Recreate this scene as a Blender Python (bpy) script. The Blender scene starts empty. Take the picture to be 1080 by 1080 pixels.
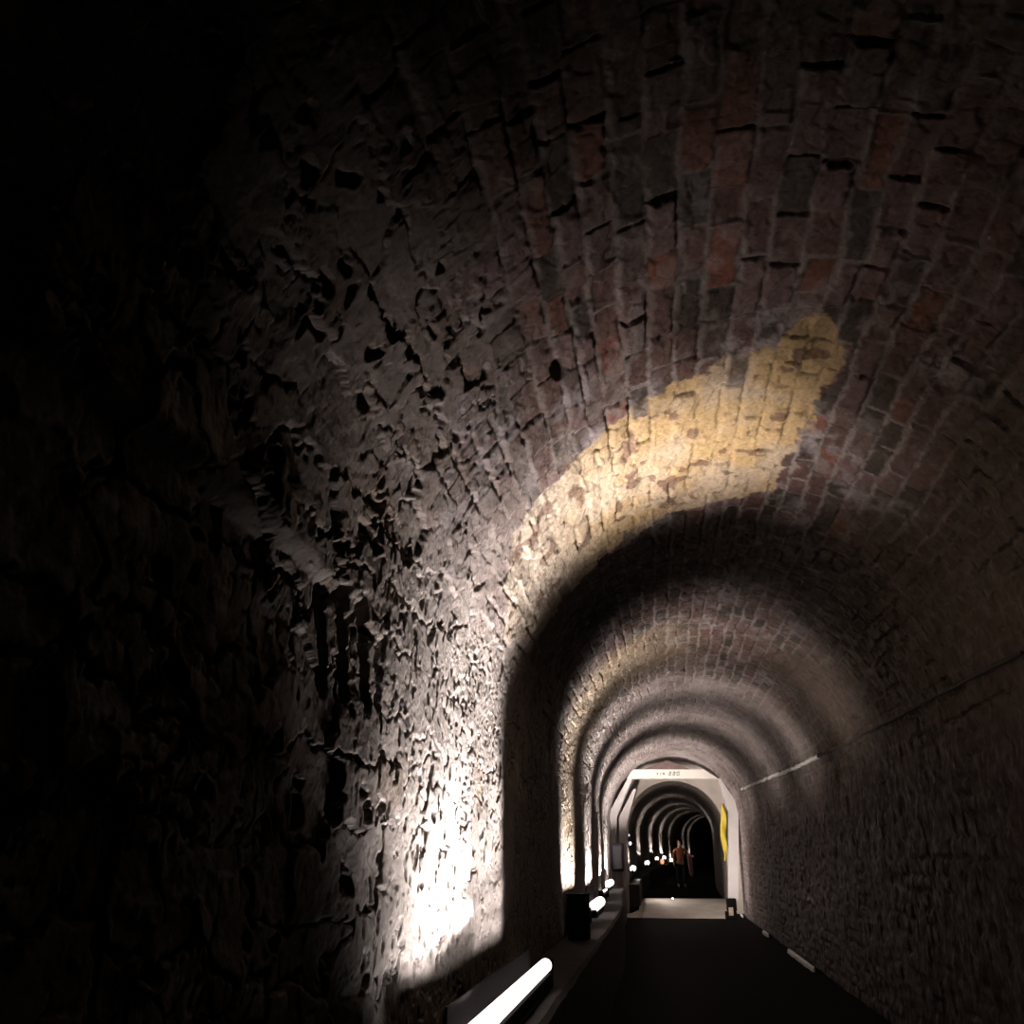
import bpy, bmesh, math, random
import numpy as np
from mathutils import Vector, Matrix

# ------------------------------------------------------------------ camera, world, exposure
C = bpy.context.scene.collection
F_PX = 950.0
cd = bpy.data.cameras.new('camera'); cam = bpy.data.objects.new('camera', cd); C.objects.link(cam)
cd.sensor_width = 36.0; cd.lens = 36.0 * F_PX / 1080.0; cd.clip_start = 0.05; cd.clip_end = 300
RIGHT = Vector((0.9883, 0.1526, 0.0)); UP = Vector((0.0543, -0.3519, 0.9345)); FWD = Vector((-0.1426, 0.9235, 0.3561))
FWD.normalize(); RIGHT = (RIGHT - FWD * RIGHT.dot(FWD)).normalized(); UP = RIGHT.cross(FWD).normalized()
cam.matrix_world = Matrix(((RIGHT.x, UP.x, -FWD.x, 0), (RIGHT.y, UP.y, -FWD.y, 0), (RIGHT.z, UP.z, -FWD.z, 0), (0, 0, 0, 1)))
bpy.context.scene.camera = cam
w = bpy.data.worlds.new('world'); bpy.context.scene.world = w; w.use_nodes = True
w.node_tree.nodes['Background'].inputs[0].default_value = (0.010, 0.006, 0.006, 1)
w.node_tree.nodes['Background'].inputs[1].default_value = 0.05
vs = bpy.context.scene.view_settings
vs.view_transform = 'Standard'; vs.look = 'None'; vs.gamma = 1.0; vs.use_curve_mapping = False
vs.exposure = 0.0
bpy.context.scene.cycles.max_bounces = 5
bpy.context.scene.cycles.diffuse_bounces = 1

# the beams of the wall-washing fittings: (start, end along the tunnel, power, tilt towards the camera in degrees)
BEAM_W = 14.5
BEAM_COLOR = (1.0, 0.90, 0.845)

# ------------------------------------------------------------------ profile of the tunnel (eye = origin, x right, y along the tunnel, z up)
FLOOR_Z = -1.6
GATE_Y = 28.6
def sstep(a, b, x):
    t = np.clip((x - a) / (b - a), 0, 1); return t * t * (3 - 2 * t)
def prof(y):
    y = np.asarray(y, dtype=float)
    t = sstep(14, 26, y)
    xo = 0.59 - 0.17 * t; R = 1.64 + 0.17 * t; zs = 0.88 + 0 * t
    far = y > GATE_Y + 0.1
    rise = np.maximum(y - 29, 0) * 0.012
    xo2 = 0.45 + np.maximum(y - 29, 0) ** 2 / 540.0
    xo = np.where(far, xo2, xo); R = np.where(far, 1.46, R); zs = np.where(far, 0.66 + rise, zs)
    return xo, R, zs
def floor_z(y):
    return float(FLOOR_Z + 0.28 * sstep(27.4, 31.0, y) + max(y - 31, 0) * 0.012)

# ------------------------------------------------------------------ noise in numpy
def hsh(ix, iy, seed=0):
    ix = ix.astype(np.int64); iy = iy.astype(np.int64)
    h = (ix * 374761393 + iy * 668265263 + seed * 974634777) & 0x7fffffff
    h = ((h ^ (h >> 13)) * 1274126177) & 0x7fffffff
    h = ((h ^ (h >> 15)) * 461845907) & 0x7fffffff
    return ((h ^ (h >> 14)) & 0xffffff) / float(0xffffff)
def vnoise(x, y, seed=0):
    ix = np.floor(x); iy = np.floor(y); fx = x - ix; fy = y - iy
    fx = fx * fx * (3 - 2 * fx); fy = fy * fy * (3 - 2 * fy)
    a = hsh(ix, iy, seed); b = hsh(ix + 1, iy, seed); c = hsh(ix, iy + 1, seed); d = hsh(ix + 1, iy + 1, seed)
    return (a + (b - a) * fx) * (1 - fy) + (c + (d - c) * fx) * fy
def fbm(x, y, oct=4, seed=0):
    s = 0; a = 0.5; n = 0
    for o in range(oct):
        s = s + a * vnoise(x, y, seed + o * 13); n += a; a *= 0.5; x = x * 2.03 + 11.7; y = y * 2.03 + 5.3
    return s / n
def worley(x, y, seed=0):
    ix = np.floor(x); iy = np.floor(y)
    f1 = np.full(x.shape, 9.0); f2 = np.full(x.shape, 9.0); idv = np.zeros(x.shape); gx = np.zeros(x.shape); gy = np.zeros(x.shape)
    for dx in (-1, 0, 1):
        for dy in (-1, 0, 1):
            cx = ix + dx; cy = iy + dy
            px = cx + 0.15 + 0.7 * hsh(cx, cy, seed + 1); py = cy + 0.15 + 0.7 * hsh(cx, cy, seed + 2)
            d = np.hypot(x - px, y - py); r = hsh(cx, cy, seed + 3)
            near = d < f1
            f2 = np.where(near, f1, np.minimum(f2, d))
            idv = np.where(near, r, idv); gx = np.where(near, x - px, gx); gy = np.where(near, y - py, gy)
            f1 = np.where(near, d, f1)
    return f1, f2, idv, gx, gy

# ------------------------------------------------------------------ masonry: relief and colour as functions of (s around the arch, y along it)
rs = np.random.RandomState(4)
edges = [-0.5]
while edges[-1] < 12.0: edges.append(edges[-1] + rs.uniform(0.105, 0.165))
edges = np.array(edges)
LW = 2.48                                   # length of a side wall
CROWN = LW + math.pi * 1.64 / 2
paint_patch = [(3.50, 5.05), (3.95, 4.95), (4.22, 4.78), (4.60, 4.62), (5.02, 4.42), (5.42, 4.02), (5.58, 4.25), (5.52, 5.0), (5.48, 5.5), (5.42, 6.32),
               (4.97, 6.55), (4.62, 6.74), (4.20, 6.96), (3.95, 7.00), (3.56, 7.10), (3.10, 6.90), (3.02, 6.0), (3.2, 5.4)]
def poly_sd(px, py, poly):
    d = np.full(px.shape, 1e9); inside = np.zeros(px.shape, bool)
    n = len(poly)
    for i in range(n):
        ax, ay = poly[i]; bx, by = poly[(i + 1) % n]
        ex, ey = bx - ax, by - ay
        t = np.clip(((px - ax) * ex + (py - ay) * ey) / (ex * ex + ey * ey), 0, 1)
        d = np.minimum(d, np.hypot(px - ax - ex * t, py - ay - ey * t))
        cond = (ay > py) != (by > py)
        xi = ax + (py - ay) * ex / (ey if abs(ey) > 1e-9 else 1e-9)
        inside ^= cond & (px < xi)
    return np.where(inside, -d, d)
def mix(a, b, t): return a + (b - a) * t
def colmix(c, rgb, t):
    return c + (np.array(rgb) - c) * t[..., None]

def masonry(s, y, full=True):
    """returns relief (metres into the tunnel) and linear base colour"""
    n1 = fbm(s * 1.3, y * 1.1, 3, 1) - 0.5; n2 = fbm(s * 9, y * 7, 4, 2) - 0.5; n3 = fbm(s * 30, y * 24, 3, 3) - 0.5
    # how much the work is rubble rather than coursed block
    rub = sstep(3.55, 2.9, s + n1 * 0.9 + (y - 4) * 0.10) 
    rub = np.maximum(rub, sstep(4.1, 3.5, s + n1 * 1.2) * sstep(4.6, 3.0, y))
    rub = np.clip(rub, 0, 1) * sstep(12, 9, y)
    plain = sstep(3.4, 2.3, s + n1 * 0.6) * sstep(3.0, 4.4, y + n1)             # limewashed low wall
    # coursed blocks
    sw = s + 0.05 * n1 + n2 * 0.028 + 0.02 * (vnoise(s * 3, y * 2.2, 9) - 0.5)
    ci = np.clip(np.searchsorted(edges, sw) - 1, 0, len(edges) - 2)
    e0 = edges[ci]; e1 = edges[ci + 1]
    L = 0.27 + 0.14 * hsh(ci, ci * 0 + 7, 5)
    u = (y + n2 * 0.03) / L + hsh(ci, ci * 0 + 3, 6) * 5
    u = u + 0.5 * (vnoise(u * 0.8, ci * 7.3, 8) - 0.5) * 2 * 0.6
    k = np.floor(u); fu = u - k
    de = np.minimum(sw - e0, e1 - sw); dh = np.minimum(fu, 1 - fu) * L
    rnd = hsh(ci, k, 21); rnd2 = hsh(ci, k, 22); rnd3 = hsh(ci, k, 23); rnd4 = hsh(ci, k, 24)
    jit = n3 * 0.030 + n2 * 0.030
    dd = np.minimum(de, dh * 1.0) + jit
    body = sstep(0.002, 0.022, dd)
    deep = sstep(0.45, 0.70, fbm(s * 3.2, y * 2.6, 3, 31))
    depth = mix(0.000, 0.026, deep)
    hb = -(1 - body) * depth
    hb = hb + body * ((rnd - 0.5) * 0.022 + (fu - 0.5) * (rnd2 - 0.5) * 0.030 + (sw - (e0 + e1) / 2) * (rnd3 - 0.5) * 0.20)
    flk1, flk2, fli, flx, fly = worley(s * 11 + n2 * 1.2, y * 8 + n1, 140)
    hb = hb + body * ((fli - 0.5) * 0.010 - sstep(0.10, 0.0, flk2 - flk1) * 0.006)
    hb = hb + n3 * 0.010 + n2 * 0.012
    # open head joints, the black nicks between blocks
    nick = (1 - sstep(0.004, 0.016, dh + jit * 0.4)) * (rnd4 > 0.66) * sstep(0.0, 0.02, de)
    hb = hb - nick * 0.045
    # missing chips
    f1, f2, idc, _, _ = worley(s * 5.5, y * 4.5, 40)
    chip = (idc > 0.90) * sstep(0.34, 0.20, f1 + n2 * 0.5)
    hb = hb - chip * 0.012
    # rubble: flakes over flakes, sheared so that their lower edges stand out
    wx = n2 * 0.9; wy = (fbm(s * 7, y * 6, 3, 50) - 0.5) * 0.9
    a1, a2, ai, ax, ay = worley((s * 4.2 + wx), (y * 2.6 + wy), 60)
    b1, b2, bi, bx, by = worley((s * 13 + wx * 2), (y * 9 + wy * 2), 70)
    c1, c2, cidx, cx_, cy_ = worley((s * 34 + wx * 3), (y * 22 + wy * 3), 80)
    hr = (ai - 0.5) * 0.034 + ax * (hsh(np.floor(ai * 9999), np.floor(ai * 777), 1) - 0.5) * 0.035 + ay * (hsh(np.floor(ai * 555), np.floor(ai * 999), 2) - 0.45) * 0.030
    hr = hr - sstep(0.09, 0.0, a2 - a1) * 0.034 * sstep(0.3, 0.6, fbm(s * 2.7, y * 2.1, 2, 61))
    b_on = sstep(0.42, 0.60, fbm(s * 3.5, y * 2.5, 3, 66))
    hr = hr + b_on * ((bi - 0.5) * 0.015 - sstep(0.10, 0.0, b2 - b1) * 0.016 * (bi > 0.35)) + (cidx - 0.5) * 0.0035 + n3 * 0.006 + n2 * 0.008
    pit = (bi > 0.88) * sstep(0.40, 0.25, b1)
    hr = hr - pit * 0.040
    # low wall: flat limewashed skin with deep cracks, pits and thin upright nicks
    g1, g2, gi, gx_, gy_ = worley(s * 9 + wx, y * 17 + wy, 160)
    hp = (ai - 0.5) * 0.007 + (bi - 0.5) * 0.0035 + (cidx - 0.5) * 0.0014 + n3 * 0.0018 + n2 * 0.0045
    crack = sstep(0.055, 0.01, a2 - a1) * (vnoise(s * 6, y * 5, 77) > 0.45)
    pits = (gi > 0.80) * sstep(0.42, 0.25, g1 + n3 * 0.3) + (cidx > 0.90) * sstep(0.42, 0.25, c1) * 0.6
    hp = hp - crack * 0.022 - np.clip(pits, 0, 1) * 0.022
    h = mix(hb, hr, rub); h = mix(h, hp + 0.06 * hr, plain)
    # larger swellings of the wall
    h = h + n1 * 0.06 * sstep(5.2, 3, s)
    # the vault springs from a lip over a wall set back close to the viewer
    lip = sstep(LW + 0.03, LW - 0.03, s + n2 * 0.02) * sstep(3.35, 2.7, y)
    h = h - lip * 0.055
    # four open upright slots in the left wall and a hole by the red blocks
    for (s0, y0, ln, wd) in [(2.28, 2.86, 0.17, 0.030), (2.30, 3.02, 0.19, 0.034), (2.30, 3.20, 0.20, 0.036), (2.20, 3.38, 0.15, 0.028)]:
        q = np.maximum(np.abs(s - s0 - (y - y0) * 0.4) - ln, 0) ** 2 + (y - y0 + (s - s0) * 0.25) ** 2
        h = h - 0.10 * sstep(wd * 1.25, wd * 0.8, np.sqrt(q) + n3 * 0.012)
    q = np.hypot((s - 4.05) / 0.045, (y - 3.86) / 0.10) + n2 * 0.9
    hole = sstep(1.2, 0.7, q); h = h - hole * 0.10
    far = sstep(24, 30, y)
    h = h * (1 - 0.7 * far)
    # ---- colour
    col = np.zeros(s.shape + (3,)) + np.array((0.150, 0.078, 0.066))
    col = colmix(col, (0.070, 0.050, 0.038), sstep(0.55, 0.75, rnd2))
    col = colmix(col, (0.190, 0.115, 0.108), sstep(0.6, 0.8, rnd))
    redzone = sstep(3.8, 4.3, s) * sstep(6.3, 5.6, s)
    red = (rnd3 > 0.84) * (0.15 + 0.60 * redzone) * sstep(9, 7, y)
    col = colmix(col, (0.26, 0.085, 0.05), red * body)
    rb = (ai - 0.5) * 0.10 + (bi - 0.5) * 0.14
    col = col * (1 + 0.45 * n2[..., None] + 0.5 * n3[..., None])
    # rubble stone grey
    rc = np.zeros(s.shape + (3,)) + np.array((0.255, 0.212, 0.192)); rc = rc * (1 + rb[..., None] * 2.2)
    rc = colmix(rc, (0.16, 0.105, 0.075), sstep(0.72, 0.9, bi) * 0.7)
    col = col + (rc - col) * (rub * 0.9)[..., None]
    # mortar smears
    mort = (1 - body) * (1 - rub) * (0.35 + 0.65 * (1 - deep))
    col = colmix(col, (0.36, 0.30, 0.275), np.clip(mort * 1.1 + body * sstep(0.60, 0.72, fbm(s * 6, y * 4, 4, 120)) * 0.6 * (1 - rub), 0, 1) * (0.45 + 0.55 * sstep(3.0, 4.6, y)))
    # limewash and salts
    salt = sstep(0.56, 0.72, fbm(s * 2.3, y * 1.7, 5, 90)) * sstep(0.35, 0.6, fbm(s * 14, y * 11, 3, 91))
    col = colmix(col, (0.46, 0.40, 0.41), salt * 0.7 * sstep(2.2, 4, y))
    col = colmix(col, (0.50, 0.455, 0.435), plain * 0.85)
    haunch = sstep(4.4, 3.4, s + n1) * sstep(3.2, 5.0, y)
    col = colmix(col, (0.42, 0.375, 0.355), haunch * 0.55)
    rustr = sstep(0.66, 0.8, fbm(s * 3.1, y * 2.9, 4, 95)) * plain
    col = colmix(col, (0.30, 0.19, 0.10), rustr * 0.5)
    # darker green-brown tone of the crown nearest the viewer
    crown_dark = sstep(3.4, 1.8, y + n1 * 1.5) * sstep(3.0, 4.2, s)
    col = colmix(col, (0.075, 0.060, 0.042), crown_dark * 0.85)
    # unlimed dark band of the vault beyond the paint; brown right side, darkened in colour for its shade
    band = sstep(6.7, 6.95, y + n1 * 0.8 - 0.25 * sstep(5.0, 4.0, s)) * sstep(9.6, 8.3, y + n1 * 2) * sstep(2.6, 3.3, s)
    col = colmix(col, (0.060, 0.047, 0.038), band * 0.75)
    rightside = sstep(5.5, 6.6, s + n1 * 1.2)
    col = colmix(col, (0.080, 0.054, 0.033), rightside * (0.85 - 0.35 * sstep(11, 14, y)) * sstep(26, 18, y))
    # yellow distemper
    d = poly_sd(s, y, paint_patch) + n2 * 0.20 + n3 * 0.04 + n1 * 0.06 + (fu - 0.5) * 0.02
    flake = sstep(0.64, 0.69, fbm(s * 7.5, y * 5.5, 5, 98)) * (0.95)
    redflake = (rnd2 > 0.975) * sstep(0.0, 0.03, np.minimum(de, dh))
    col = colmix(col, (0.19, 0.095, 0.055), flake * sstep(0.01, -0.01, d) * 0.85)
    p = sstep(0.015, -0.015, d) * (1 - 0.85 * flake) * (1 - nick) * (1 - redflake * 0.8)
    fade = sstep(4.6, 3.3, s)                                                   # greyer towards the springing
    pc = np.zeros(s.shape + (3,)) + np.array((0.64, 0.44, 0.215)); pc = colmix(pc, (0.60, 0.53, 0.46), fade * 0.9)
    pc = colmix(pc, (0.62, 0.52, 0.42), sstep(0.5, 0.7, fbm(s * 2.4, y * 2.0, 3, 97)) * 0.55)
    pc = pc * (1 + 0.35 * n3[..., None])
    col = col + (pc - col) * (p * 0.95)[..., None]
    # lighter zones further on, the first yellowish
    ring = sstep(9.6, 10.6, y + n1 * 1.2) * sstep(24, 30, y + 0 * s + 60 * 0 - 0) * 0
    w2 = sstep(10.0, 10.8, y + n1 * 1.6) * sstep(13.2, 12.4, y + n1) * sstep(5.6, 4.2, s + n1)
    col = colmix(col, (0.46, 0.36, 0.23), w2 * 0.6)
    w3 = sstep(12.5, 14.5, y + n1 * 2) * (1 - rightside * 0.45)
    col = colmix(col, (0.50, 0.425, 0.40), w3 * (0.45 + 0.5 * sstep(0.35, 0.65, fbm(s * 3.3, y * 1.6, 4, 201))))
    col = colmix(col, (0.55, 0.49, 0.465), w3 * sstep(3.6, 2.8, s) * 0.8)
    lowright_shade = sstep(7.2, 8.2, s + n1 * 0.6) * sstep(26, 20, y)  # lower right wall darkened in colour to keep it in shade
    col = colmix(col, (0.024, 0.012, 0.012), lowright_shade * 0.85)
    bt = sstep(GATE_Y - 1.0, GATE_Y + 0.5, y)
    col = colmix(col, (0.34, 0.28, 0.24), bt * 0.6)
    col = colmix(col, (0.02, 0.015, 0.012), hole * 0.6)
    return h, np.clip(col * 0.62, 0.003, 0.9)

# rows along the tunnel, finer close to the viewer
ys = list(np.arange(-2.0, 1.2, 0.06)); v = 1.2
while v < 27.5: ys.append(v); v += max(0.0022 * v, 0.0055)
v = 27.5
while v < 85: ys.append(v); v += 0.12
ys = np.array(ys)

def build_lining(name, s0, s1, ds, mat):
    ss = np.linspace(s0, s1, int(round((s1 - s0) / ds)) + 1)
    S, Y = np.meshgrid(ss, ys)
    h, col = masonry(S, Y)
    xo, R, zs = prof(Y)
    # a flat side wall, then the arch, then the other wall
    th = math.pi - np.clip((S - LW) / 1.64, 0, math.pi)
    left = S < LW; right = S > LW + math.pi * 1.64
    X = xo + (R - h) * np.cos(th); Z = zs + (R - h) * np.sin(th)
    X = np.where(left, xo - R + h, X); Z = np.where(left, zs - (LW - S), Z)
    rr = S - LW - math.pi * 1.64
    X = np.where(right, xo + R - h, X); Z = np.where(right, zs - rr, Z)
    nr, nc = S.shape
    verts = np.stack([X, Y, Z], -1).reshape(-1, 3).astype(np.float32)
    i = np.arange(nr - 1)[:, None] * nc + np.arange(nc - 1)[None, :]
    f = np.stack([i, i + nc, i + nc + 1, i + 1], -1).reshape(-1, 4).astype(np.int32)
    me = bpy.data.meshes.new(name)
    me.vertices.add(len(verts)); me.vertices.foreach_set('co', verts.ravel())
    me.loops.add(f.size); me.loops.foreach_set('vertex_index', f.ravel())
    me.polygons.add(len(f)); me.polygons.foreach_set('loop_start', np.arange(len(f), dtype=np.int32) * 4)
    me.polygons.foreach_set('use_smooth', np.ones(len(f), dtype=bool))
    me.update(calc_edges=True)
    a = me.color_attributes.new('stone', 'FLOAT_COLOR', 'POINT')
    c4 = np.ones((len(verts), 4), np.float32); c4[:, :3] = col.reshape(-1, 3)
    a.data.foreach_set('color', c4.ravel())
    me.materials.append(mat)
    o = bpy.data.objects.new(name, me); C.objects.link(o); o['kind'] = 'structure'
    return o

# ------------------------------------------------------------------ materials
def new_mat(name):
    m = bpy.data.materials.new(name); m.use_nodes = True
    return m, m.node_tree, m.node_tree.nodes['Principled BSDF']
def simple(name, rgb, rough=0.7, metal=0.0, noise=0.25, scale=20.0, bump=0.15, spec=0.4):
    m, t, b = new_mat(name)
    n = t.nodes.new('ShaderNodeTexNoise'); n.inputs['Scale'].default_value = scale; n.inputs['Detail'].default_value = 6
    g = t.nodes.new('ShaderNodeTexCoord'); t.links.new(g.outputs['Object'], n.inputs['Vector'])
    r = t.nodes.new('ShaderNodeValToRGB'); lo = [c * (1 - noise) for c in rgb]; hi = [min(1, c * (1 + noise)) for c in rgb]
    r.color_ramp.elements[0].position = 0.3; r.color_ramp.elements[0].color = (*lo, 1)
    r.color_ramp.elements[1].position = 0.7; r.color_ramp.elements[1].color = (*hi, 1)
    t.links.new(n.outputs['Fac'], r.inputs[0]); t.links.new(r.outputs[0], b.inputs['Base Color'])
    b.inputs['Roughness'].default_value = rough; b.inputs['Metallic'].default_value = metal
    b.inputs['Specular IOR Level'].default_value = spec
    bp = t.nodes.new('ShaderNodeBump'); bp.inputs['Strength'].default_value = bump; bp.inputs['Distance'].default_value = 0.01
    t.links.new(n.outputs['Fac'], bp.inputs['Height']); t.links.new(bp.outputs[0], b.inputs['Normal'])
    return m
def glow(name, rgb, strength):
    m, t, b = new_mat(name)
    b.inputs['Base Color'].default_value = (*rgb, 1)
    b.inputs['Emission Color'].default_value = (*rgb, 1); b.inputs['Emission Strength'].default_value = strength
    return m
stone, t, b = new_mat('masonry')
at_ = t.nodes.new('ShaderNodeAttribute'); at_.attribute_name = 'stone'
tc = t.nodes.new('ShaderNodeTexCoord')
n1 = t.nodes.new('ShaderNodeTexNoise'); n1.inputs['Scale'].default_value = 38; n1.inputs['Detail'].default_value = 8; n1.inputs['Roughness'].default_value = 0.65
n2 = t.nodes.new('ShaderNodeTexNoise'); n2.inputs['Scale'].default_value = 9; n2.inputs['Detail'].default_value = 5
vo = t.nodes.new('ShaderNodeTexVoronoi'); vo.inputs['Scale'].default_value = 55
for n in (n1, n2, vo): t.links.new(tc.outputs['Object'], n.inputs['Vector'])
mr = t.nodes.new('ShaderNodeMapRange'); mr.inputs[1].default_value = 0.3; mr.inputs[2].default_value = 0.7; mr.inputs[3].default_value = 0.72; mr.inputs[4].default_value = 1.28
t.links.new(n1.outputs['Fac'], mr.inputs[0])
mm = t.nodes.new('ShaderNodeVectorMath'); mm.operation = 'SCALE'
t.links.new(at_.outputs['Color'], mm.inputs[0]); t.links.new(mr.outputs[0], mm.inputs['Scale'])
t.links.new(mm.outputs[0], b.inputs['Base Color'])
rr_ = t.nodes.new('ShaderNodeMapRange'); rr_.inputs[1].default_value = 0.35; rr_.inputs[2].default_value = 0.65; rr_.inputs[3].default_value = 0.55; rr_.inputs[4].default_value = 0.95
t.links.new(n2.outputs['Fac'], rr_.inputs[0]); t.links.new(rr_.outputs[0], b.inputs['Roughness'])
b.inputs['Specular IOR Level'].default_value = 0.35
ad = t.nodes.new('ShaderNodeMath'); ad.operation = 'MULTIPLY_ADD'; ad.inputs[1].default_value = -0.35
t.links.new(vo.outputs['Distance'], ad.inputs[0]); t.links.new(n1.outputs['Fac'], ad.inputs[2])
bp = t.nodes.new('ShaderNodeBump'); bp.inputs['Strength'].default_value = 0.45; bp.inputs['Distance'].default_value = 0.012
t.links.new(ad.outputs[0], bp.inputs['Height']); t.links.new(bp.outputs[0], b.inputs['Normal'])

M = dict(
    asphalt=simple('damp_asphalt', (0.005, 0.004, 0.004), 0.9, spec=0.04, scale=60, bump=0.5),
    concrete=simple('dark_concrete', (0.035, 0.030, 0.028), 0.85, scale=14, bump=0.5),
    plaster=simple('portal_plaster', (0.46, 0.40, 0.35), 0.85, noise=0.12, scale=3),
    ivory=simple('ivory_beam_paint', (0.68, 0.63, 0.57), 0.6, noise=0.05, scale=3),
    panel=simple('grey_panel_paint', (0.50, 0.46, 0.44), 0.6, noise=0.06, scale=3),
    ramp=simple('pale_ramp_concrete', (0.55, 0.48, 0.41), 0.85, noise=0.15, scale=2.5),
    black=simple('black_metal', (0.008, 0.007, 0.007), 0.95, scale=30, bump=0.05, spec=0.05),
    steel=simple('grey_steel', (0.22, 0.21, 0.21), 0.4, metal=0.7, scale=30, bump=0.05),
    smoke=simple('dark_violet_plastic', (0.026, 0.020, 0.028), 0.4, scale=10, bump=0.05),
    brownpost=simple('brown_painted_post', (0.13, 0.085, 0.075), 0.7, scale=10),
    yellow=simple('yellow_sheet', (0.70, 0.52, 0.06), 0.6, noise=0.15, scale=6),
    pale=simple('broken_pale_mortar', (0.86, 0.80, 0.76), 0.8, noise=0.3, scale=18, bump=0.6),
    cable=simple('grey_cable', (0.38, 0.34, 0.33), 0.6, scale=18),
    beige=simple('beige_plastic', (0.5, 0.40, 0.28), 0.6),
    ink=simple('dark_green_ink', (0.05, 0.09, 0.06), 0.8, noise=0.1),
    inkbrown=simple('brown_ink', (0.10, 0.06, 0.05), 0.8, noise=0.1),
    skin=simple('skin', (0.50, 0.27, 0.18), 0.6, noise=0.06),
    hair=simple('dark_hair', (0.010, 0.006, 0.005), 0.95, bump=0.0, spec=0.1),
    shirt=simple('rust_orange_cloth', (0.50, 0.17, 0.08), 0.85, noise=0.2),
    trouser=simple('dark_trousers', (0.02, 0.018, 0.024), 0.9),
    bagcloth=simple('dusty_plum_cloth', (0.34, 0.17, 0.20), 0.85),
    tube=glow('lamp_tube_white', (1.0, 0.91, 0.86), 2.2),
    spot=glow('small_white_light', (1.0, 0.93, 0.86), 2.5),
    warmspot=glow('small_yellowish_light', (1.0, 0.92, 0.62), 4.0),
    orange=glow('small_orange_glow', (1.0, 0.42, 0.22), 1.2),
    blue=glow('small_blue_white_light', (0.55, 0.78, 1.0), 4.0),
)

# ------------------------------------------------------------------ mesh helpers
def mesh_obj(name, bm, mat, parent=None, smooth=False, kind=None):
    bmesh.ops.recalc_face_normals(bm, faces=bm.faces[:])
    me = bpy.data.meshes.new(name); bm.to_mesh(me); bm.free()
    if smooth:
        for p in me.polygons: p.use_smooth = True
    me.materials.append(mat)
    o = bpy.data.objects.new(name, me); C.objects.link(o)
    if parent is not None: o.parent = parent
    if kind: o['kind'] = kind
    return o
def box(bm, x0, x1, y0, y1, z0, z1, bev=0.0):
    vs_ = [bm.verts.new((x, y, z)) for x in (x0, x1) for y in (y0, y1) for z in (z0, z1)]
    fs = [(0, 1, 3, 2), (4, 6, 7, 5), (0, 4, 5, 1), (2, 3, 7, 6), (0, 2, 6, 4), (1, 5, 7, 3)]
    fc = [bm.faces.new([vs_[i] for i in f]) for f in fs]
    if bev > 0:
        ed = list({e for f in fc for e in f.edges})
        bmesh.ops.bevel(bm, geom=ed, offset=bev, segments=3, affect='EDGES', profile=0.5)
def tube(bm, pts, r, seg=10, cap=True):
    pts = [Vector(p) for p in pts]; rings = []
    rad = r if isinstance(r, (list, tuple)) else [r] * len(pts)
    for i, p in enumerate(pts):
        d = (pts[min(i + 1, len(pts) - 1)] - pts[max(i - 1, 0)]).normalized()
        a = d.cross(Vector((0, 0, 1)));
        if a.length < 1e-3: a = d.cross(Vector((1, 0, 0)))
        a.normalize(); c = d.cross(a).normalized()
        rings.append([bm.verts.new(p + (a * math.cos(2 * math.pi * k / seg) + c * math.sin(2 * math.pi * k / seg)) * rad[i]) for k in range(seg)])
    for q in range(len(rings) - 1):
        for k in range(seg):
            bm.faces.new((rings[q][k], rings[q][(k + 1) % seg], rings[q + 1][(k + 1) % seg], rings[q + 1][k]))
    if cap: bm.faces.new(rings[0]); bm.faces.new(rings[-1])
def empty(name, loc, label, cat, group=None):
    o = bpy.data.objects.new(name, None); C.objects.link(o); o.location = loc; o.empty_display_size = 0.1
    o['label'] = label; o['category'] = cat
    if group: o['group'] = group
    return o
def tag(o, label, cat, group=None):
    o['label'] = label; o['category'] = cat
    if group: o['group'] = group
    return o
def at(px, py, D):                       # measured position in the photograph at a distance D down the tunnel
    v = RIGHT * ((px - 540) / F_PX) + UP * (-(py - 540) / F_PX) + FWD
    return v * (D / v.y)

# ------------------------------------------------------------------ structure
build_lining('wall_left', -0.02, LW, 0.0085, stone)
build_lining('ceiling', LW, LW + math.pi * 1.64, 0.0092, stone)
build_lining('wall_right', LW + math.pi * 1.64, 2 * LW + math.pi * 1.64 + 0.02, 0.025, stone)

bm = bmesh.new()
fy = [-2 + 0.5 * i for i in range(175)]
rows = []
rnd = random.Random(3)
for y in fy:
    xo, R, zs = prof(y); xo = float(xo); R = float(R)
    z = floor_z(y)
    rows.append([bm.verts.new((xo - R - 0.12 + (2 * R + 0.24) * k / 12, y, z + (rnd.uniform(-1, 1) * 0.006 if 0 < k < 12 else 0))) for k in range(13)])
for a, b_ in zip(rows[:-1], rows[1:]):
    for k in range(12): bm.faces.new((a[k], a[k + 1], b_[k + 1], b_[k]))
mesh_obj('floor', bm, M['asphalt'], smooth=True, kind='structure')

# end walls: the tunnel is closed off behind the viewer and at its far bend
for nm, yy in (('wall_back', -1.98), ('wall_front', 84.9)):
    xo, R, zs = [float(q) for q in prof(yy)]
    bm = bmesh.new(); box(bm, xo - R - 0.2, xo + R + 0.2, yy - (0.15 if yy < 0 else -0.0), yy + (0.0 if yy < 0 else 0.15), floor_z(yy) - 0.1, zs + R + 0.2)
    mesh_obj(nm, bm, M['concrete'], kind='structure')

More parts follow.
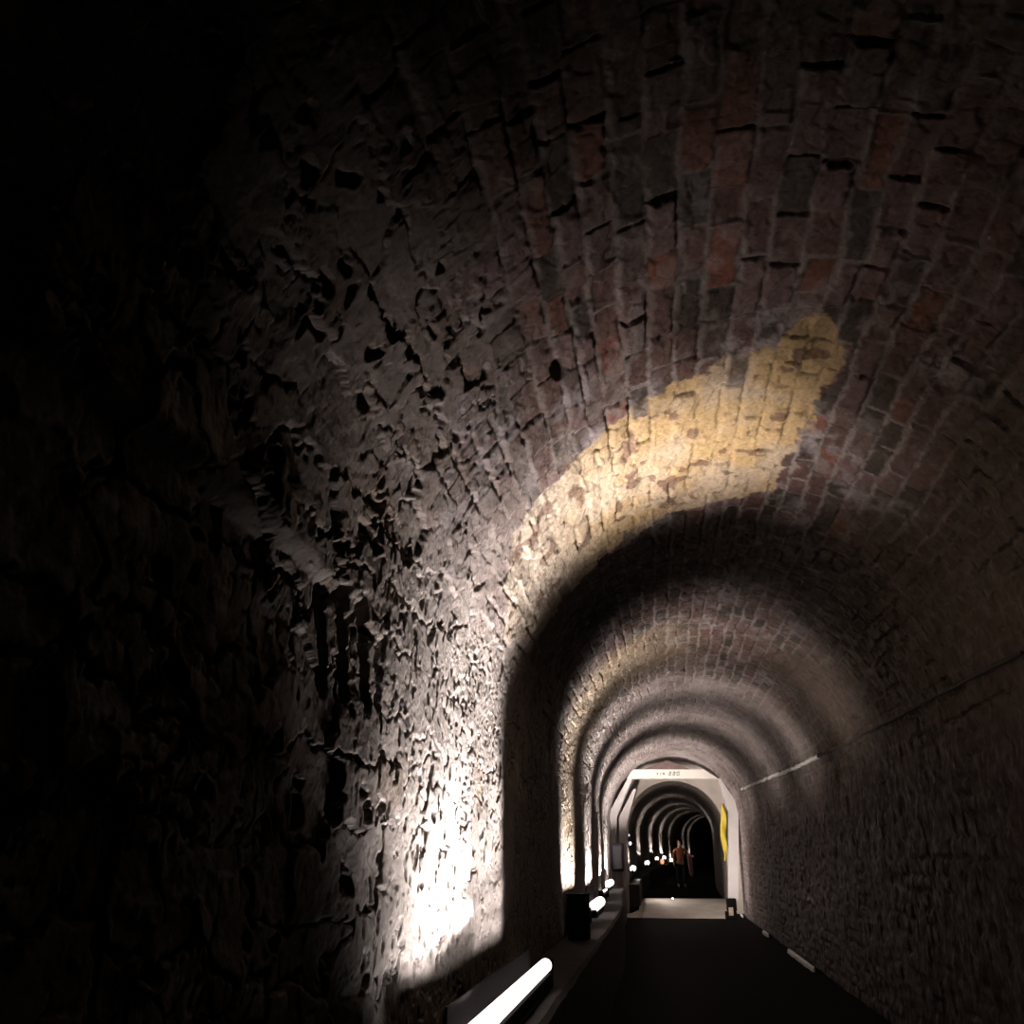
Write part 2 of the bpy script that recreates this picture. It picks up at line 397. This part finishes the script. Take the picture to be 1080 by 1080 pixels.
# masonry ledge along the left wall that carries the lights
LEDGE_Z = -0.80
def ledge(name, y0, y1, top, width):
    bm = bmesh.new(); rows = []; y = y0; r_ = random.Random(9)
    while y < y1 + 1e-6:
        xo, R, zs = [float(q) for q in prof(y)]
        xl = xo - R - 0.10; xr = xo - R + width + 0.10 * 0 + r_.uniform(-0.006, 0.006)
        zt = top(y) + r_.uniform(-0.004, 0.004)
        zb = floor_z(y) - 0.02
        rows.append([bm.verts.new(p) for p in ((xl, y, zb), (xr + 0.02, y, zb), (xr + 0.01, y, zt - 0.03), (xr - 0.015, y, zt), (xl, y, zt))])
        y += 0.25
    for a, b_ in zip(rows[:-1], rows[1:]):
        for k in range(5): bm.faces.new((a[k], a[(k + 1) % 5], b_[(k + 1) % 5], b_[k]))
    bm.faces.new(rows[0]); bm.faces.new(rows[-1])
    return mesh_obj(name, bm, M['concrete'], kind='structure')
ledge('trim_1', -1.9, 26.4, lambda y: LEDGE_Z, 0.40)
ledge('trim_2', 29.4, 84.0, lambda y: floor_z(y) + 0.62, 0.32)

# ------------------------------------------------------------------ light fittings
def fan(spread, tilt, gains=(0.28, 1.05, 1.35, 1.15, 0.62, 0.26), angles=(38, 62, 84, 106, 126, 144)):
    return [(a, g, spread * (0.85 if a < 60 else 1.0 if a < 90 else 1.25 if a < 130 else 0.72), tilt, 0, 1) for a, g in zip(angles, gains)]
NEAR_BEAMS = ([(30, 0.07, 56, 8, 0, 1), (52, 0.34, 50, 8, 0.1, 1), (28, 0.07, 50, 3, 0.6, 1), (70, 1.1, 36, 9, 0.1, 1), (80, 1.0, 30, 8, 0.2, 1), (90, 1.0, 42, 6, 0.3, 1), (106, 0.98, 36, 4, 0.5, 1), (121, 0.16, 30, 4, 0.5, 1)]
              + [(44, 0.6, 56, 28, 0, 0.6), (66, 1.5, 54, 26, 0, 0.6), (86, 0.42, 50, 24, 0, 0.7), (106, 0.20, 44, 22, 0, 0.7)])
def fitting(y0, y1, xt, zt, shield_top, power, beams, label, tube_m='tube', base=None, r=0.022, caps=True):
    base = zt - 0.13 if base is None else base
    ym = (y0 + y1) / 2
    t = empty('linear_wall_light', (xt, ym, base), label, 'light', 'linear lights along the left ledge')
    hl = (y1 - y0) / 2
    bm = bmesh.new()
    box(bm, -0.035, 0.035, -hl, hl, 0.0, zt - base - 0.045, 0.006)
    mesh_obj('housing', bm, M['black'], t)
    bm = bmesh.new(); tube(bm, [(0, -hl + 0.03, zt - base), (0, hl - 0.03, zt - base)], r, 12)
    mesh_obj('lamp_tube', bm, M[tube_m], t, smooth=True)
    for sgn in ((-1, 1) if caps else (1,)):
        bm = bmesh.new(); box(bm, -0.045, 0.045, sgn * hl - 0.02, sgn * hl + 0.02, 0.0, zt - base + 0.035, 0.006)
        mesh_obj('end_cap', bm, M['black'], t)
    bm = bmesh.new(); box(bm, -0.105, -0.095, -hl - 0.02, hl + 0.02, 0.0, shield_top - base)
    box(bm, -0.105, 0.04, -hl - 0.02, hl + 0.02, 0.0, 0.012)
    mesh_obj('shield_plate', bm, M['black'], t)
    # optics: every entry is (angle round the arch from the wall, gain, spread, tilt towards the viewer, start and end along the tube 0..1)
    for (a, g, spr, tilt, u0, u1) in beams:
        ld = bpy.data.lights.new('beam', 'AREA'); ld.shape = 'RECTANGLE'
        ld.size = (y1 - y0 - 0.06) * (u1 - u0); ld.size_y = 0.03; ld.spread = math.radians(spr)
        ld.energy = power * g; ld.color = BEAM_COLOR
        lo = bpy.data.objects.new('beam', ld); C.objects.link(lo); lo.parent = t
        ar = math.radians(a); tl = math.radians(tilt)
        d = Vector((-math.cos(ar) * math.cos(tl), -math.sin(tl), math.sin(ar) * math.cos(tl)))
        zax = -d; xax = Vector((0, 1, 0)); xax = (xax - zax * xax.dot(zax)).normalized(); yax = zax.cross(xax)
        lo.matrix_local = Matrix(((xax.x, yax.x, zax.x, 0), (xax.y, yax.y, zax.y, (y1 - y0 - 0.06) * ((u0 + u1) / 2 - 0.5)), (xax.z, yax.z, zax.z, shield_top - base + 0.015), (0, 0, 0, 1)))
    return t

fitting(3.95, 6.42, -0.77, -0.66, -0.56, BEAM_W, NEAR_BEAMS, 'nearest and longest of the glowing white tube lights, on the left ledge', r=0.042)
fitting(10.35, 11.75, -0.90, -0.62, -0.42, BEAM_W * 0.8, fan(50, 4), 'tube light behind the dark screen box, second from the viewer')
fitting(13.55, 15.0, -0.95, -0.66, -0.42, BEAM_W * 0.85, fan(58, 4), 'large bright oval of light just left of the pale ramp', r=0.075, caps=False)  # tube here and in later uncapped fittings thickened to stand for bloom
fitting(17.3, 19.0, -1.08, -0.62, -0.36, BEAM_W * 0.95, fan(62, 2), 'tube light on the ledge behind the large bright oval light')
p5 = at(642, 932, 24.0)
fitting(22.6, 25.2, p5.x, p5.z, -0.34, BEAM_W * 2.0, fan(74, -6) + [(a, 1.2, 50, -46, 0.3, 1) for a in (75, 105, 135)] + [(165, 1.0, 50, -46, 0.3, 1), (188, 0.9, 45, -50, 0.3, 1), (52, 0.8, 50, -48, 0.3, 1)], 'last tube light before the white portal, under the dark rounded box', r=0.08, caps=False)  # forward-tilted beams added to brighten the portal
FAR = [(30.6, 667.6, 916, 1.2, 0.5, 'first round light inside the portal, beside its left jamb'),
       (38.2, 682.6, 910, 2.4, 1.0, 'second light inside the portal, on the left wall'),
       (46.3, 692.8, 905.5, 2.0, 1.0, 'third light inside the portal, small and white'),
       (52.6, 700.5, 904.5, 1.8, 1.1, 'fourth light inside the portal, just above the orange glow'),
       (58.3, 707.8, 907, 1.6, 1.1, 'fifth and yellowish light inside the portal, left of the person')]
for (D, px, py, ln, g, lab) in FAR:
    p = at(px, py, D)
    fitting(D - ln / 2, D + ln / 2, p.x, p.z, p.z + 0.14, BEAM_W * 0.55 * g, fan(34, 0, (0.5, 0.95, 0.6, 0.2, 0.05, 0.02)) + ([(228, 4.5, 110, 25, 0, 1)] if D < 31 else [(152, 0.7, 34, -4, 0, 1)] if D < 40 else []), lab, tube_m='warmspot' if D > 57 else 'tube', r=0.085 if D < 50 else 0.1, caps=False)  # extra beams added to brighten the ramp and the person
for D, lab in ((66.0, 'faint light deep in the tunnel, below the farthest ring but one'), (69.2, 'faintest light in the tunnel, below the farthest ring')):
    xo, R, zs = [float(q) for q in prof(D)]
    fitting(D - 0.6, D + 0.6, xo - R + 0.2, floor_z(D) + 0.75, floor_z(D) + 0.9, BEAM_W * 0.22, fan(30, 0, (0.3, 0.4, 0.4, 0.3, 0.1, 0.02)), lab, r=0.012)

# dark cabinet that screens the second and third light, standing on the ledge
t = empty('screen_box', (-0.87, 10.1, LEDGE_Z), 'dark box standing on the left ledge in front of the second light', 'box')
bm = bmesh.new(); box(bm, -0.10, 0.11, -0.12, 0.12, 0.0, 0.41, 0.012); mesh_obj('body', bm, M['black'], t)
bm = bmesh.new(); box(bm, -0.11, 0.12, -0.13, 0.13, 0.41, 0.43, 0.006); mesh_obj('lid', bm, M['black'], t)

# ------------------------------------------------------------------ portal
PY = 27.4
def P(px, py, D=PY): return at(px, py, D)
def slab(bm, pts, depth):                       # polygon in the plane across the tunnel, given a real thickness along it
    a = [bm.verts.new(p) for p in pts]; b_ = [bm.verts.new(Vector(p) + Vector((0, depth, 0))) for p in pts]
    bm.faces.new(a); bm.faces.new(b_[::-1])
    for i in range(len(pts)): bm.faces.new((a[i], a[(i + 1) % len(pts)], b_[(i + 1) % len(pts)], b_[i]))
# plastered wall with the smaller arch in it
xo, R, zs = [float(q) for q in prof(GATE_Y + 0.2)]
xo1, R1, zs1 = [float(q) for q in prof(GATE_Y - 0.2)]
bm = bmesh.new(); N = 40; inner = []; outer = []
fz = floor_z(GATE_Y)
def arch(xc, r, zc, zb, n=N):
    pts = [(xc - r, zb)]
    pts += [(xc - r * math.cos(math.pi * k / n), zc + r * math.sin(math.pi * k / n)) for k in range(n + 1)]
    return pts + [(xc + r, zb)]
ia = arch(xo, R - 0.03, zs, fz - 0.1); oa = arch(xo1, R1 + 0.06, zs1, fz - 0.1)
for dep in (GATE_Y - 0.15, GATE_Y + 0.15):
    inner.append([bm.verts.new((x, dep, z)) for x, z in ia]); outer.append([bm.verts.new((x, dep, z)) for x, z in oa])
for k in range(len(ia) - 1):
    bm.faces.new((inner[0][k], inner[0][k + 1], outer[0][k + 1], outer[0][k])); bm.faces.new((inner[1][k], outer[1][k], outer[1][k + 1], inner[1][k + 1]))
    bm.faces.new((inner[0][k], inner[1][k], inner[1][k + 1], inner[0][k + 1]))
mesh_obj('wall_portal', bm, M['plaster'], kind='structure')

def make_portal():
    g = floor_z(PY)
    t = empty('portal_frame', (0.42, PY, g), 'pale octagonal frame across the tunnel with an inscribed white lintel', 'portal')
    L = lambda v: (v[0] - 0.42, v[1] - PY, v[2] - g)
    bm = bmesh.new(); slab(bm, [L(P(*q)) for q in ((667, 811.5), (742, 811.5), (757, 821), (661, 821))], 0.35)
    lin = mesh_obj('lintel', bm, M['ivory'], t); lin['label'] = 'white lintel with small worn lettering'
    bm = bmesh.new(); slab(bm, [L(P(*q)) for q in ((679, 811.3), (703, 801.8), (728, 811.3))], 0.12)  # dark board added where the gap over the lintel lies in shade
    gb = mesh_obj('dark_gap_board', bm, M['brownpost'], t); gb['label'] = 'added dark brown board for the shaded gap above the lintel'
    for pts, nm in ((((642, 858), (662, 821), (667, 821), (650.5, 862), (650.5, 950), (642, 950)), 'left_jamb'),
                    (((653, 862), (668, 832), (671, 832), (661, 868), (659.5, 946), (653, 946)), 'inner_jamb'),
                    (((757, 821), (760, 821), (779, 850), (779, 950), (768.5, 950), (768.5, 856)), 'right_jamb')):
        bm = bmesh.new(); slab(bm, [L(P(*q)) for q in pts], 0.30 if nm != 'inner_jamb' else 0.5)
        mesh_obj('jamb', bm, M['panel'], t)
    # worn lettering, small strokes like the illegible marks of the photograph
    def stroke(bm, x0, y0, x1, y1, w=0.55):
        a = P(x0, y0, PY - 0.006); c = P(x1, y1, PY - 0.006)
        d = (c - a).normalized(); n = Vector((d.z, 0, -d.x)) * (w * PY / F_PX * 0.5)
        slab(bm, [L(a - n), L(a + n), L(c + n), L(c - n)], 0.004)
    return t, L, stroke
pt, LL, stroke = make_portal()
def glyph(ch, x, y, h, mat, nm):
    seg = {'V': [(0, 0, .5, 1), (.5, 1, 1, 0)], 'I': [(.5, 0, .5, 1)], 'N': [(0, 1, 0, 0), (0, 0, 1, 1), (1, 1, 1, 0)], 'E': [(1, 0, 0, 0), (0, 0, 0, 1), (0, 1, 1, 1), (0, .5, .8, .5)],
           '2': [(0, 0, 1, 0), (1, 0, 1, .5), (1, .5, 0, .5), (0, .5, 0, 1), (0, 1, 1, 1)], '3': [(0, 0, 1, 0), (1, 0, 1, 1), (0, .5, 1, .5), (0, 1, 1, 1)],
           'M': [(0, 1, 0, 0), (0, 0, .5, .6), (.5, .6, 1, 0), (1, 0, 1, 1)], '0': [(0, 0, 1, 0), (1, 0, 1, 1), (1, 1, 0, 1), (0, 1, 0, 0)]}[ch]
    bm = bmesh.new(); w_ = h * 0.62
    for (a, b1, c, d) in seg: stroke(bm, x + a * w_, y + b1 * h, x + c * w_, y + d * h, 0.6)
    mesh_obj(nm, bm, mat, pt)
for k, ch in enumerate('VIN'): glyph(ch, 692.6 + k * 3.2, 814.8, 2.6, M['inkbrown'], 'letter')
for k, ch in enumerate('220'): glyph(ch, 705.6 + k * 4.2, 814.2, 3.4, M['ink'], 'numeral')

# pale ramp up into the smaller bore
bm = bmesh.new(); a0 = P(655, 957.5, 27.3); a1 = P(773, 957.5, 27.3); rows = []
for k in range(15):
    y = 27.2 + k * 0.3; xo_, R_, _ = [float(q) for q in prof(max(y, GATE_Y + 0.2))]
    f_ = min(1, k / 5); xl = mix(a0.x, xo_ - R_ + 0.30, f_ if y > 28 else 0.0); xr = mix(a1.x, xo_ + R_ + 0.02, f_ if y > 28 else 0.0)
    z = floor_z(y) + 0.012 + (0.03 if k else -0.005)
    rows.append([bm.verts.new((xl + (xr - xl) * q / 8, y, z)) for q in range(9)] + [bm.verts.new((xr, y, z - 0.12)), bm.verts.new((xl, y, z - 0.12))])
for a, b_ in zip(rows[:-1], rows[1:]):
    for q in range(11): bm.faces.new((a[q], a[(q + 1) % 11], b_[(q + 1) % 11], b_[q]))
bm.faces.new(rows[0]); bm.faces.new(rows[-1])
ramp = mesh_obj('ramp', bm, M['ramp'], kind='structure')

# rounded dark box on its post at the left jamb
c = P(651.5, 904, 26.6); g = LEDGE_Z
t = empty('loudspeaker', (c.x, 26.6, g - 0.0), 'dark violet rounded box on a brown post beside the left jamb', 'speaker')
bm = bmesh.new(); wpx = 26.6 / 1000.0 * 1.0
hw = 6.8 * wpx; hh = 14.0 * wpx
box(bm, -hw, hw, -0.14, 0.14, c.z - g - hh, c.z - g + hh, 0.07); mesh_obj('body', bm, M['smoke'], t, smooth=True)
bm = bmesh.new(); box(bm, -hw * 0.7, hw * 0.7, -0.155, -0.13, c.z - g - hh * 0.8, c.z - g + hh * 0.8, 0.01); mesh_obj('grille', bm, M['smoke'], t)
bm = bmesh.new(); box(bm, 0.03, 0.13, -0.05, 0.05, 0.0, c.z - g - hh + 0.05, 0.008); mesh_obj('post', bm, M['brownpost'], t)

# yellow sheet hanging inside the right jamb
bm = bmesh.new(); pts = []
for k in range(24):
    f_ = k / 23; py = 848 + 60 * f_; px = 762.2 + 2.6 * f_ + 0.6 * math.sin(f_ * 9); wd = 1.2 + 1.9 * math.sin(min(1, f_ * 1.15) * math.pi) ** 0.6 if f_ < 0.97 else 1.2
    pts.append((P(px, py, 28.2), wd * 28.2 / 1000))
L_ = []; 
for p, wd in pts:
    L_.append([bm.verts.new(p + Vector((sx * wd, 0.03 * math.sin(sx * 2 + p.z * 9) + dy, 0))) for sx, dy in ((-1, 0), (-.3, -.03), (.4, .0), (1, -.02), (1, .02), (.4, .03), (-.3, .02), (-1, .02))])
for a, b_ in zip(L_[:-1], L_[1:]):
    for q in range(8): bm.faces.new((a[q], a[(q + 1) % 8], b_[(q + 1) % 8], b_[q]))
bm.faces.new(L_[0]); bm.faces.new(L_[-1])
tag(mesh_obj('hanging_sheet', bm, M['yellow'], smooth=True), 'narrow yellow sheet hanging down the inner right side of the portal', 'sheet')

# dark floor box at the foot of the right jamb
c = P(770.5, 958, 26.9); g = FLOOR_Z
t = empty('floor_box', (c.x, 26.9, g), 'small black box with a beige front at the foot of the right jamb', 'box')
bm = bmesh.new(); box(bm, -0.15, 0.15, -0.12, 0.12, 0.0, 0.20, 0.02); mesh_obj('body', bm, M['black'], t)
bm = bmesh.new(); box(bm, -0.10, 0.16, -0.12, 0.12, 0.20, 0.52, 0.03); mesh_obj('hood', bm, M['black'], t)
bm = bmesh.new(); box(bm, -0.06, 0.06, -0.14, -0.115, 0.10, 0.30, 0.01); mesh_obj('front_plate', bm, M['beige'], t)

# little lamps
def little(name, px, py, D, r, mat, label, cat='light', group=None):
    p = P(px, py, D)
    t = empty(name, p, label, cat, group)
    bm = bmesh.new(); bmesh.ops.create_uvsphere(bm, u_segments=16, v_segments=10, radius=r)
    bmesh.ops.scale(bm, vec=(1, 1, 1.4), verts=bm.verts); mesh_obj('lens', bm, mat, t, smooth=True)
    bm = bmesh.new(); tube(bm, [(0, 0.02 + r * 0.5, 0), (0, 0.10 + r, 0)], r * 1.15, 14); mesh_obj('socket', bm, M['black'], t, smooth=True)
    return t
little('wall_lamp', 664.8, 889.5, 30.2, 0.035, M['spot'], 'lower of two tiny lamps on the left side inside the portal')
little('wall_lamp', 663.3, 881.0, 31.5, 0.022, M['spot'], 'upper and fainter of two tiny lamps inside the portal')
p = P(709.2, 943.5, 30.6)
t = empty('floor_marker_light', (p.x, 30.6, floor_z(30.6) + 0.042), 'tiny blue-white marker light on top of the pale ramp', 'light')
bm = bmesh.new(); tube(bm, [(0, 0, 0), (0, 0, 0.02)], 0.05, 16); mesh_obj('base', bm, M['black'], t)
bm = bmesh.new(); bmesh.ops.create_uvsphere(bm, u_segments=16, v_segments=8, radius=0.035)
bmesh.ops.translate(bm, vec=(0, 0, 0.035), verts=bm.verts); mesh_obj('lens', bm, M['blue'], t, smooth=True)
little('orange_glow', 698.5, 908.5, 52.0, 0.10, M['orange'], 'small orange glow just below the fourth light inside the portal')  # glowing ball put in for an unidentified orange spot

# ------------------------------------------------------------------ pale broken joint and cables on the right
def on_wall(px, py, inset=0.03):
    d = at(px, py, 1.0); k = 3.0
    while k < 40:
        q = d * k; xo, R, zs = [float(v_) for v_ in prof(q.y)]
        if (q.z < zs and q.x > xo + R - inset) or (q.z >= zs and math.hypot(q.x - xo, q.z - zs) > R - inset): return q
        k += 0.01
    return d * k
r_ = random.Random(5)
path = [(1078, 688), (1040, 706), (1003, 727), (975, 741), (945, 757), (915, 773), (893, 785), (872, 793), (861, 799), (850, 804), (838, 810), (826, 815), (812, 820), (800, 825), (790, 829), (781, 833)]
pp = []
for (a, b_) in zip(path[:-1], path[1:]):
    for k in range(8):
        f_ = k / 8; q = on_wall(a[0] + (b_[0] - a[0]) * f_, a[1] + (b_[1] - a[1]) * f_ + r_.uniform(-0.7, 0.7)); pp.append(q)
cut = 62; rad = [(0.010 if k < cut else 0.020 + 0.010 * r_.random()) + 0.008 * r_.random() for k in range(len(pp))]
bm = bmesh.new(); tube(bm, pp[:cut + 1], rad[:cut + 1], 8); mesh_obj('trim_3', bm, M['concrete'], kind='structure')  # near stretch given dark concrete to stand for the ledge shadow
bm = bmesh.new(); tube(bm, pp[cut:], rad[cut:], 8); mesh_obj('trim_4', bm, M['pale'], kind='structure')
for n_, (a, m_, b_) in enumerate((((773, 812), (783, 828), (790, 850)), ((766, 806), (777, 826), (780, 842)))):
    bm = bmesh.new(); qs = [on_wall(*q, inset=0.05) for q in (a, m_, b_)]
    pts = [qs[0].lerp(qs[1], k / 6) for k in range(6)] + [qs[1].lerp(qs[2], k / 6) for k in range(7)]
    tube(bm, pts, 0.012, 6)
    tag(mesh_obj('cable', bm, M['cable'], smooth=True), ('longer thin pale cable hanging on the right of the vault by the portal', 'shorter thin cable nearest the portal lintel, on the right of the vault')[n_], 'cable')

# edging at the right wall foot, made pale to stand for light caught there
def edging(px0, py0, px1, py1, label, wd=0.03):
    a = at(px0, py0, 1); a = a * ((FLOOR_Z + 0.03) / a.z); a.x = min(a.x, 2.12); b_ = at(px1, py1, 1); b_ = b_ * ((FLOOR_Z + 0.03) / b_.z); b_.x = min(b_.x, 2.12)
    n_ = 14; bm = bmesh.new(); rows = []; rr2 = random.Random(px0)
    for k in range(n_ + 1):
        q = a.lerp(b_, k / n_); e = wd * (0.55 + 0.45 * math.sin(math.pi * min(1, max(0, k / n_ * 0.9 + 0.08)))) * rr2.uniform(0.75, 1.1)
        rows.append([bm.verts.new((q.x - e, q.y, FLOOR_Z + 0.0)), bm.verts.new((q.x - e * 0.8, q.y, FLOOR_Z + 0.05)), bm.verts.new((q.x + e * 0.8, q.y, FLOOR_Z + 0.07)), bm.verts.new((q.x + e, q.y, FLOOR_Z + 0.0))])
    for u_, v_ in zip(rows[:-1], rows[1:]):
        for q in range(4): bm.faces.new((u_[q], u_[(q + 1) % 4], v_[(q + 1) % 4], v_[q]))
    bm.faces.new(rows[0]); bm.faces.new(rows[-1])
    tag(mesh_obj('edging_stone', bm, M['pale']), label, 'edging stone')
edging(836, 1003, 866, 1023, 'longest pale edging strip at the foot of the right wall, nearest the viewer')
edging(812, 983, 817, 987, 'short dim edging strip between the two brighter ones on the right')
edging(775, 958, 790, 967, 'pale edging strip beside the small black box on the right')

# ------------------------------------------------------------------ the person in the smaller bore
def skin_mesh(name, joints, bones, mat, parent, sub=2):
    me = bpy.data.meshes.new(name); me.from_pydata([j[0] for j in joints], bones, [])
    o = bpy.data.objects.new(name, me); C.objects.link(o); o.parent = parent
    me.materials.append(mat)
    m = o.modifiers.new('skin', 'SKIN'); m.use_smooth_shade = True
    for i_, j in enumerate(joints):
        r = j[1]; me.skin_vertices[0].data[i_].radius = (r, r) if not isinstance(r, tuple) else r
    me.skin_vertices[0].data[0].use_root = True
    s_ = o.modifiers.new('sub', 'SUBSURF'); s_.levels = sub; s_.render_levels = sub
    return o

PD = 39.3; pc = at(717.5, 905, PD); pg = floor_z(PD) + 0.02
person = empty('person', (pc.x, PD, pg), 'person in a rust orange top, one arm held out over a hanging plum cloth', 'person')
# metres above the ground; facing the viewer (towards -y)
body_j = [((0, 0, 0.92), (0.15, 0.11)), ((0, 0.0, 1.10), (0.14, 0.10)), ((0, 0.0, 1.32), (0.17, 0.11)), ((0, 0, 1.45), (0.08, 0.07)), ((0, -0.01, 1.53), 0.055), ((0, -0.02, 1.60), (0.07, 0.08)), ((0, -0.02, 1.70), (0.075, 0.09)), ((0, -0.01, 1.76), 0.055),
          ((0.19, 0, 1.42), 0.055), ((0.32, -0.06, 1.22), 0.045), ((0.42, -0.22, 1.17), 0.036), ((0.48, -0.30, 1.17), (0.03, 0.02)),
          ((-0.19, 0, 1.42), 0.055), ((-0.27, -0.01, 1.15), 0.045), ((-0.26, -0.10, 0.93), 0.036), ((-0.26, -0.14, 0.85), (0.03, 0.02)),
          ((0.10, 0, 0.86), 0.095), ((0.12, -0.03, 0.48), 0.065), ((0.13, 0.02, 0.10), 0.042), ((0.13, -0.12, 0.035), 0.035),
          ((-0.10, 0, 0.86), 0.095), ((-0.12, 0.02, 0.48), 0.065), ((-0.13, 0.08, 0.10), 0.042), ((-0.13, -0.06, 0.035), 0.035)]
body_e = [(0, 1), (1, 2), (2, 3), (3, 4), (4, 5), (5, 6), (6, 7), (3, 8), (8, 9), (9, 10), (10, 11), (3, 12), (12, 13), (13, 14), (14, 15), (0, 16), (16, 17), (17, 18), (18, 19), (0, 20), (20, 21), (21, 22), (22, 23)]
for hand, base_, out in ((0, 11, Vector((0.5, -0.8, -0.1))), (1, 15, Vector((0, -0.15, -1)))):
    bp0 = Vector(body_j[base_][0]); out = out.normalized(); side = Vector((0, 0, 1)) if hand == 0 else Vector((0, 1, 0))
    for k, ln in enumerate((0.070, 0.080, 0.075, 0.060)):
        i0 = len(body_j); off = side * (0.022 * (1.5 - k)) 
        a = bp0 + out * 0.05 + off; b_ = a + out * ln * 0.5 + Vector((0, 0, -0.01)); c_ = a + out * ln * 0.85 + Vector((0, 0, -0.03 if hand == 0 else -0.02))
        body_j += [(tuple(a), 0.010), (tuple(b_), 0.009), (tuple(c_), 0.008)]
        body_e += [(base_, i0), (i0, i0 + 1), (i0 + 1, i0 + 2)]
    i0 = len(body_j); th = bp0 + side * 0.035 + out * 0.01; body_j += [(tuple(th), 0.011), (tuple(th + out * 0.035 + side * 0.02), 0.009)]; body_e += [(base_, i0), (i0, i0 + 1)]
skin_mesh('body', body_j, body_e, M['skin'], person)
skin_mesh('top', [((0, 0, 0.90), (0.185, 0.14)), ((0, 0, 1.12), (0.165, 0.125)), ((0, 0, 1.32), (0.19, 0.13)), ((0, 0, 1.43), (0.11, 0.085)), ((0.20, 0, 1.40), 0.075), ((0.29, -0.04, 1.26), 0.068), ((-0.20, 0, 1.40), 0.075), ((-0.25, 0, 1.24), 0.068)],
          [(0, 1), (1, 2), (2, 3), (3, 4), (4, 5), (3, 6), (6, 7)], M['shirt'], person)
skin_mesh('trousers', [((0, 0, 0.95), (0.17, 0.13)), ((0.10, 0, 0.84), 0.11), ((0.12, -0.03, 0.48), 0.082), ((0.13, 0.02, 0.12), 0.062), ((-0.10, 0, 0.84), 0.11), ((-0.12, 0.02, 0.48), 0.082), ((-0.13, 0.08, 0.12), 0.062)],
          [(0, 1), (1, 2), (2, 3), (0, 4), (4, 5), (5, 6)], M['trouser'], person)
bm = bmesh.new(); bmesh.ops.create_uvsphere(bm, u_segments=20, v_segments=14, radius=0.115)
for v_ in bm.verts:
    v_.co.z *= 1.1
    if v_.co.y < 0 and v_.co.z < 0.03: v_.co.y *= 0.35
    if v_.co.z < -0.02 and v_.co.y > 0: v_.co.z *= 1.5
    v_.co += Vector((0, 0.0, 1.70))
mesh_obj('hair', bm, M['hair'], person, smooth=True)
for sx in (-1, 1):
    bm = bmesh.new(); bmesh.ops.create_uvsphere(bm, u_segments=10, v_segments=8, radius=0.014); bmesh.ops.translate(bm, vec=(sx * 0.032, -0.108, 1.665), verts=bm.verts); mesh_obj('eye', bm, M['hair'], person, smooth=True)
bm = bmesh.new(); box(bm, -0.014, 0.014, -0.135, -0.09, 1.62, 1.655, 0.006); mesh_obj('nose', bm, M['skin'], person, smooth=True)
bm = bmesh.new(); box(bm, -0.026, 0.026, -0.108, -0.095, 1.585, 1.597, 0.004); mesh_obj('mouth', bm, M['bagcloth'], person, smooth=True)
# cloth hanging from the forearm
bm = bmesh.new(); rows = []
for k in range(20):
    f_ = k / 19; z = 1.19 - 0.78 * f_; wd = 0.11 * (1 - 0.25 * f_) * (1 if k < 18 else 0.6); cx = 0.36 + 0.05 * f_
    rows.append([bm.verts.new((cx + wd * math.cos(a), -0.17 + (0.035 + 0.015 * math.cos(3 * a)) * math.sin(a), z)) for a in [2 * math.pi * q / 16 for q in range(16)]])
for a, b_ in zip(rows[:-1], rows[1:]):
    for q in range(16): bm.faces.new((a[q], a[(q + 1) % 16], b_[(q + 1) % 16], b_[q]))
bm.faces.new(rows[0]); bm.faces.new(rows[-1])
hc = mesh_obj('hanging_cloth', bm, M['bagcloth'], smooth=True); hc.location = (pc.x, PD, pg)
tag(hc, 'plum cloth hanging from the forearm of the person', 'cloth')
